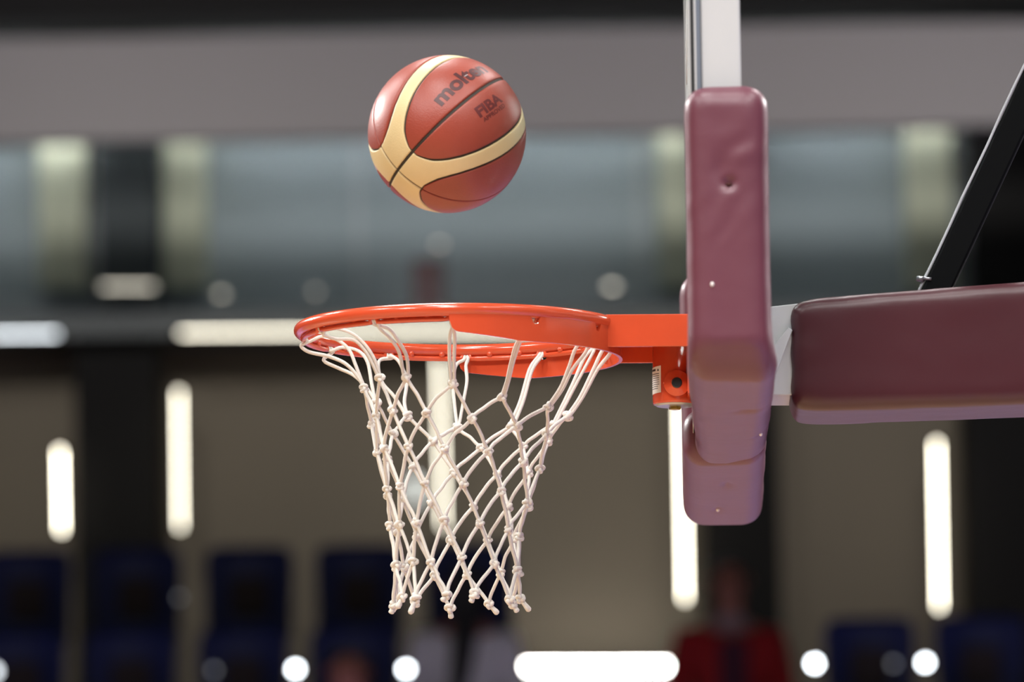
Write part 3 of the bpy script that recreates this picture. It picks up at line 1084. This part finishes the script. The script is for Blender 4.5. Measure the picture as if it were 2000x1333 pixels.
pn = soft('backboard_pad', vs, fs, MAROON, 0.005, near_disp)
for v in pn.data.vertices:              # the inner end is tucked up on the right and pulled away on the left
    t = max(0.0, min(1.0, (v.co.y + 0.75) / 0.8))
    u = (v.co.x - xc) / hw
    v.co.z += t * t * 0.010 * max(0, u)
    v.co.x += t * (0.012 if u < 0 else -0.004) * abs(u)
tag(pn, 'creased maroon vinyl corner pad on the near lower edge of the backboard', 'padding', 'backboard corner pads')
xcf = (at(1331, 780, 0.93).x + at(1484, 780, 0.93).x) / 2
fbot = at(1415, 1029, 0.93).z
ftop = at(1340, 546, 0.93).z
far_poly = [(0.06, fbot), (0.935, fbot), (0.935, ftop), (0.84, ftop), (0.84, fbot + 0.085), (0.06, fbot + 0.085)]
hwf = (at(1484, 780, 0.93).x - at(1331, 780, 0.93).x) / 2
vs, fs = prism_x(xcf - hwf, xcf + hwf, far_poly)
fd1, fd2 = at(1420, 935, 0.35), at(1403, 992, 0.7)


def far_disp(v, n):
    d = wrinkle(v, 8, 0.002, (1, 0.7, 0.5)) + (0 if n.z < -0.5 else wrinkle(v, 28, 0.0003))
    for c in (fd1, fd2):
        q = Vector((v.x, (v.y - c.y) * 0.2 + c.y, v.z))
        d += pit(q, Vector((c.x, c.y, fbot)), 0.007, 0.005)
    return d


pf = soft('backboard_pad', vs, fs, MAROON, 0.005, far_disp)
tag(pf, 'maroon vinyl corner pad on the far lower edge of the backboard, hanging lowest', 'padding', 'backboard corner pads')
# dark fill in the tear, pale foam in the smaller spots
for (c, s, pr) in ((dim1 + Vector((0, 0.0055, -0.001)), (0.0056, 0.0032, 0.0026), pn),):
    m_ = MB().lathe([(0.001, -1), (0.7, -0.7), (1, 0), (0.7, 0.7), (0.001, 1)], (0, 0, 0), (0, 0, 1), 10)
    m_.v = [Vector((v.x * s[0], v.y * s[1], v.z * s[2])) + c for v in m_.v]
    m_.build('tear', HOLE, pr, True)
for (x, y, Y, pr) in ((1391, 556, YPN + 0.001, pn), (1486, 848, -0.22, pn), (1402, 996, 0.72, pf)):
    c = at(x, y, Y)
    m_ = MB().lathe([(0.001, -1), (0.7, -0.7), (1, 0), (0.7, 0.7), (0.001, 1)], (0, 0, 0), (0, 0, 1), 8)
    m_.v = [Vector((v.x * 0.0028, v.y * 0.004, v.z * 0.0035)) + c for v in m_.v]
    m_.build('foam_spot', STICKER, pr, True)

# ================================================================== STANCHION
st = empty('basketball_stanchion', (2.9, 0, 0))
tag(st, 'padded boom of the basket stand with white steel arm and black strut', 'basket stand')
YBm = -0.105


def quad_prism(pix, Y0, Y1):
    """a bar whose near face has these four corner pixels at depth Y0"""
    p0 = [at(x, y, Y0) for x, y in pix]
    p1 = [Vector((q.x, Y1, q.z)) for q in p0]
    m_ = MB()
    m_.add(p0 + p1, [(0, 1, 2, 3), (4, 5, 6, 7), (0, 1, 5, 4), (1, 2, 6, 5), (2, 3, 7, 6), (3, 0, 4, 7)])
    return m_


# white arm: near corner pixels (top left, top right, bottom right, bottom left)
quad_prism([(1450, 605), (1700, 578), (1700, 772), (1450, 772)], -0.085, -0.079).build('boom_arm', WHITE, st, bevel=0.0015)
quad_prism([(1450, 605), (1700, 578), (1700, 772), (1450, 772)], 0.079, 0.085).build('boom_arm', WHITE, st, bevel=0.0015)
quad_prism([(1455, 612), (1700, 590), (1700, 596), (1455, 618)], -0.0785, 0.0785).build('boom_web', WHITE, st)
quad_prism([(1455, 760), (1700, 760), (1700, 767), (1455, 767)], -0.0785, 0.0785).build('boom_web', WHITE, st)
quad_prism([(1447, 560), (1454, 560), (1454, 790), (1447, 790)], -0.16, 0.16).build('mount_flange', WHITE, st, bevel=0.001)
quad_prism([(1500, 690), (1540, 640), (1548, 645), (1512, 740)], -0.094, -0.0855).build('gusset', WHITE, st, bevel=0.001)
# pad around the boom, tapering towards the board, carried on beyond the picture
XE = 3600
slope_t, slope_b = (547 - 583) / 460.0, (788 - 803) / 460.0
pix = [(1541, 583), (XE, 583 + slope_t * (XE - 1541)), (XE, 803 + slope_b * (XE - 1541)), (1541, 803)]
m_ = quad_prism(pix, YBm, -YBm)
bl, bt, bb_ = at(1541, 838, YBm), at(1541, 583, YBm), at(1541, 803, YBm)


def boom_disp(v, n):
    d = wrinkle(v, 5, 0.0022, (0.6, 1, 1)) + wrinkle(v, 22, 0.0005)
    # drawn in a little at the open end
    e = math.exp(-((v.x - bt.x) / 0.03) ** 2)
    return d - e * 0.003 + 0.001 * e * math.sin(v.z * 120)


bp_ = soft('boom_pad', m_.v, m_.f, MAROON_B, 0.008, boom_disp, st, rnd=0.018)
bp_['label'] = 'dark maroon vinyl boom pad'
# steel inside the pad, carried back to the post
e_t, e_b = at(XE, pix[1][1], 0), at(XE, pix[2][1], 0)
xm = (e_t.z + e_b.z) / 2
zl0 = (at(1700, 570, 0).z + at(1700, 800, 0).z) / 2
MB().hexa([Vector(v) for v in ((0.62, -.06, zl0 - .05), (2.9, -.06, xm - .09), (2.9, .06, xm - .09), (0.62, .06, zl0 - .05),
                               (0.62, -.06, zl0 + .05), (2.9, -.06, xm + .09), (2.9, .06, xm + .09), (0.62, .06, zl0 + .05))]).build('boom_core', WHITE, st)
MB().box((2.78, -0.15, 0.35), (3.08, 0.15, 4.05)).build('post', WHITE, st, bevel=0.02)
MB().box((2.2, -0.55, 0.0), (4.2, 0.55, 0.36)).build('base', MAROON_B, st, bevel=0.03)
MB().box((BX + 0.08, -0.05, 3.86), (2.9, 0.05, 3.96)).build('upper_arm', WHITE, st, bevel=0.008)
# black strut rising to the right with a cable along its upper edge
s0, s1 = at(1828, 572, 0), at(1971, 264, 0)
dv = (s1 - s0).normalized()
s2 = s0 + dv * ((3.87 - s0.z) / dv.z)
s0 = s0 - dv * 0.04
rt = dv.cross(Vector((0, 1, 0))).normalized()
hwS = 0.0205
m_ = MB()
m_.add([q + rt * a * hwS + Vector((0, b * 0.02, 0)) for q in (s0, s2) for a, b in ((-1, -1), (1, -1), (1, 1), (-1, 1))],
       [(0, 1, 2, 3), (4, 5, 6, 7), (0, 1, 5, 4), (1, 2, 6, 5), (2, 3, 7, 6), (3, 0, 4, 7)])
m_.build('strut', BLACK, st, bevel=0.004)
lft = -1 if rt.x > 0 else 1
ca = s0 + rt * lft * (hwS + 0.0024) + Vector((0, -0.017, 0))
cb = s2 + rt * lft * (hwS + 0.0024) + Vector((0, -0.017, 0))
MB().tube([ca.lerp(cb, i / 20) + rt * 0.0006 * math.sin(i * 1.9) for i in range(21)], 0.0021, 8).build('cable', mat('pale_grey_cable', srgb(170, 172, 176), rough=0.5), st, True)
cc = at(1803, 545, -0.018)
m_ = MB().lathe([(0.0052, -0.0035), (0.0062, -0.003), (0.0062, 0.003), (0.0052, 0.0035)], cc + Vector((-0.004, 0, 0)), (0.15, 0, 1), 18)
clip = m_.build('cable_clip', STEEL, st, True)
MB().tube([cc + Vector((-0.002, 0, 0.0015)), cc + Vector((0.012, -0.003, -0.001))], 0.0026, 8).build('clip_screw', STEEL, clip, True)

# ================================================================== BASKETBALL
BR = 0.1215
BD = FPX * BR / 154.5                              # distance that gives the photographed size
bd = (F * FPX + R * (873 - 1000) - U * (262 - 666.5)).normalized()
BC = CAM + bd * BD
# ball axes read off the seams (right, up, towards the viewer)
vd = -bd
vr = U.cross(vd).normalized()
vu = vd.cross(vr)
cvt = lambda a: (vr * a[0] + vu * a[1] + vd * a[2]).normalized()
BP = cvt((-0.62513, -0.45646, 0.63314))
BE = cvt((0.37781, 0.53285, 0.75719))
BF = cvt((-0.68299, 0.71254, -0.16064))


def sph(th, ph, r):
    t, p_ = math.radians(th), math.radians(ph)
    return BC + (BP * math.cos(t) + (BE * math.cos(p_) + BF * math.sin(p_)) * math.sin(t)) * r


ball = empty('basketball', BC - Vector((0, 0, BR)))
tag(ball, 'worn red brown and cream basketball in the air above the rim', 'basketball')
REDL = ball_mat('red_brown_leather', srgb(145, 61, 45), 0.12)
CREAML = ball_mat('cream_leather', srgb(216, 194, 146), 0.08)
SEAM = mat('dark_seam', srgb(52, 44, 36), rough=0.7)
SEAM_SHADE = mat('seam_shade', srgb(96, 32, 24), rough=0.6)  # embossed seam in panel colour; groove shade put into this darker red
LOGO = mat('dark_red_print', srgb(66, 16, 18), rough=0.45)
LOGO2 = mat('faded_print', srgb(92, 26, 26), rough=0.45)
HTAB = [(21.8, 0), (22.2, 7), (23.0, 11.5), (24.5, 16.5), (26.5, 21.5), (29, 26.2), (32, 29.8), (36, 32.6), (42, 35.0), (52, 37.0), (63, 38.0), (76, 38.3), (90, 38.4)]


def hfun(th):
    t = min(th, 180 - th)
    if t <= HTAB[0][0]:
        return 0.0
    for (a, b), (c, d) in zip(HTAB, HTAB[1:]):
        if t <= c:
            return b + (d - b) * (t - a) / (c - a)
    return HTAB[-1][1]


MB().lathe([(max(1e-4, (BR - 0.0022) * math.sin(math.pi * i / 24)), -(BR - 0.0022) * math.cos(math.pi * i / 24)) for i in range(25)], BC, BP, 48).build('seam_core', SEAM, ball, True)
CRN = 0.7     # degrees over which an edge rolls into the seam


def panel(name, ths, lo, hi, m, nv=14):
    vs, fs = [], []
    n = len(ths)
    fr = [0, 0.012, 0.035, 0.08] + [0.08 + 0.84 * i / nv for i in range(1, nv)] + [0.92, 0.965, 0.988, 1]
    K = len(fr)
    for i, t in enumerate(ths):
        a, b = lo(t), hi(t)
        sn = math.sin(math.radians(t))
        for f in fr:
            p_ = a + (b - a) * f
            e = min((p_ - a) * sn, (b - p_) * sn, abs(t - ths[0]) + 0.0, abs(ths[-1] - t) + 0.0)
            q = min(1.0, e / CRN)
            vs.append(sph(t, p_, BR - 0.0024 * (1 - math.sqrt(max(0, 1 - (1 - q) ** 2)))))
    for i in range(n - 1):
        for j in range(K - 1):
            fs.append((i * K + j, i * K + j + 1, (i + 1) * K + j + 1, (i + 1) * K + j))
    return part(name, vs, fs, m, ball, True)


G_EDGE, G_THICK, G_THIN = 0.8, 1.1, 0.72       # half seam widths in degrees


def spread_t(a, b):
    base = [a, a + 0.15, a + 0.4, a + 0.8, a + 1.4, a + 2.2, a + 3.2, a + 4.6, a + 6.4, a + 8.6, a + 11.5, a + 15]
    mid = [a + 15 + (b - a - 30) * i / 30 for i in range(1, 30)]
    return base + mid + [a + b - t for t in reversed(base)]


for lobe in range(4):
    c = lobe * 90
    gm = G_THICK if lobe % 2 == 0 else 0.3
    ts = spread_t(21.8 + G_EDGE + 0.25, 180 - 21.8 - G_EDGE - 0.25)
    for s in (1, -1):
        lo = lambda t, s=s, c=c: c + s * gm / math.sin(math.radians(t))
        hi = lambda t, s=s, c=c: c + s * max(gm / math.sin(math.radians(t)) + 0.02, hfun(t) - G_EDGE / math.sin(math.radians(t)))
        if s > 0:
            panel('panel', ts, lo, hi, REDL)
        else:
            panel('panel', ts, hi, lo, REDL)
    if lobe % 2:
        vs, fs = [], []
        for i in range(61):
            t = 24 + 132 * i / 60
            for s in (-1, 1):
                vs.append(sph(t, c + s * 0.6 / math.sin(math.radians(t)), BR - 0.0016))
        for i in range(60):
            fs.append((2 * i, 2 * i + 1, 2 * i + 3, 2 * i + 2))
        part('seam', vs, fs, SEAM_SHADE, ball)


def cream_bounds(t, q):
    sn = math.sin(math.radians(t))
    ga, gb_ = (G_THICK, G_THIN) if q % 2 == 0 else (G_THIN, G_THICK)
    h = hfun(t)
    lo = max(ga / sn, h + (G_EDGE / sn if h > 0 else 0)) if t > 0.2 else 0
    hi = 90 - max(gb_ / sn, h + (G_EDGE / sn if h > 0 else 0)) if t > 0.2 else 90
    if hi < lo:
        lo = hi = 45
    return lo, hi


ct = [1.3, 1.6, 2.2, 3.2, 4.5, 6, 8, 10, 12, 14, 16, 18, 19.5, 20.5, 21.2, 21.7, 21.9, 22.1, 22.4, 22.8, 23.4, 24.2, 25.2, 26.5, 28, 30, 32, 34.5, 38, 42, 47, 52, 58, 64, 70, 76, 83]
ct = ct + [90] + [180 - t for t in reversed(ct)]
for q in range(4):
    panel('cream_panel', ct, lambda t, q=q: q * 90 + cream_bounds(t, q)[0], lambda t, q=q: q * 90 + cream_bounds(t, q)[1], CREAML, nv=8)


def ball_text(name, txt, th0, th1, ph_base, height, m, bold=0.0):
    cu = bpy.data.curves.new('txt', 'FONT')
    cu.body = txt
    cu.size = 1.0
    cu.offset = bold
    cu.resolution_u = 4
    t = bpy.data.objects.new('txt', cu)
    COL.objects.link(t)
    dg = bpy.context.evaluated_depsgraph_get()
    me = bpy.data.meshes.new_from_object(t.evaluated_get(dg))
    bpy.data.objects.remove(t, do_unlink=True)
    bm = bmesh.new()
    bm.from_mesh(me)
    bmesh.ops.triangulate(bm, faces=bm.faces[:])
    for _ in range(4):
        es = [e for e in bm.edges if e.calc_length() > 0.12]
        if es:
            bmesh.ops.subdivide_edges(bm, edges=es, cuts=1)
            bmesh.ops.triangulate(bm, faces=bm.faces[:])
    xs = [v.co.x for v in bm.verts]
    ys = [v.co.y for v in bm.verts]
    x0, x1, y0, y1 = min(xs), max(xs), min(ys), max(ys)
    for v in bm.verts:
        th = th0 + (v.co.x - x0) / (x1 - x0) * (th1 - th0)
        ph = ph_base + (v.co.y - y0) / (y1 - y0) * height
        v.co = sph(th, ph, BR + 0.00035)
    bm.to_mesh(me)
    bm.free()
    me.materials.clear()
    me.materials.append(m)
    me.name = name
    return link(name, me, ball)


ball_text('maker_lettering', 'molten', 61.5, 118, 9.0, 13.0, LOGO, bold=0.035)
ball_text('approval_lettering', 'FIBA', 78, 105, -17.0, 8.5, LOGO2, bold=0.04)
ball_text('approval_lettering', 'APPROVED', 79, 104, -21.2, 3.2, LOGO2, bold=0.02)
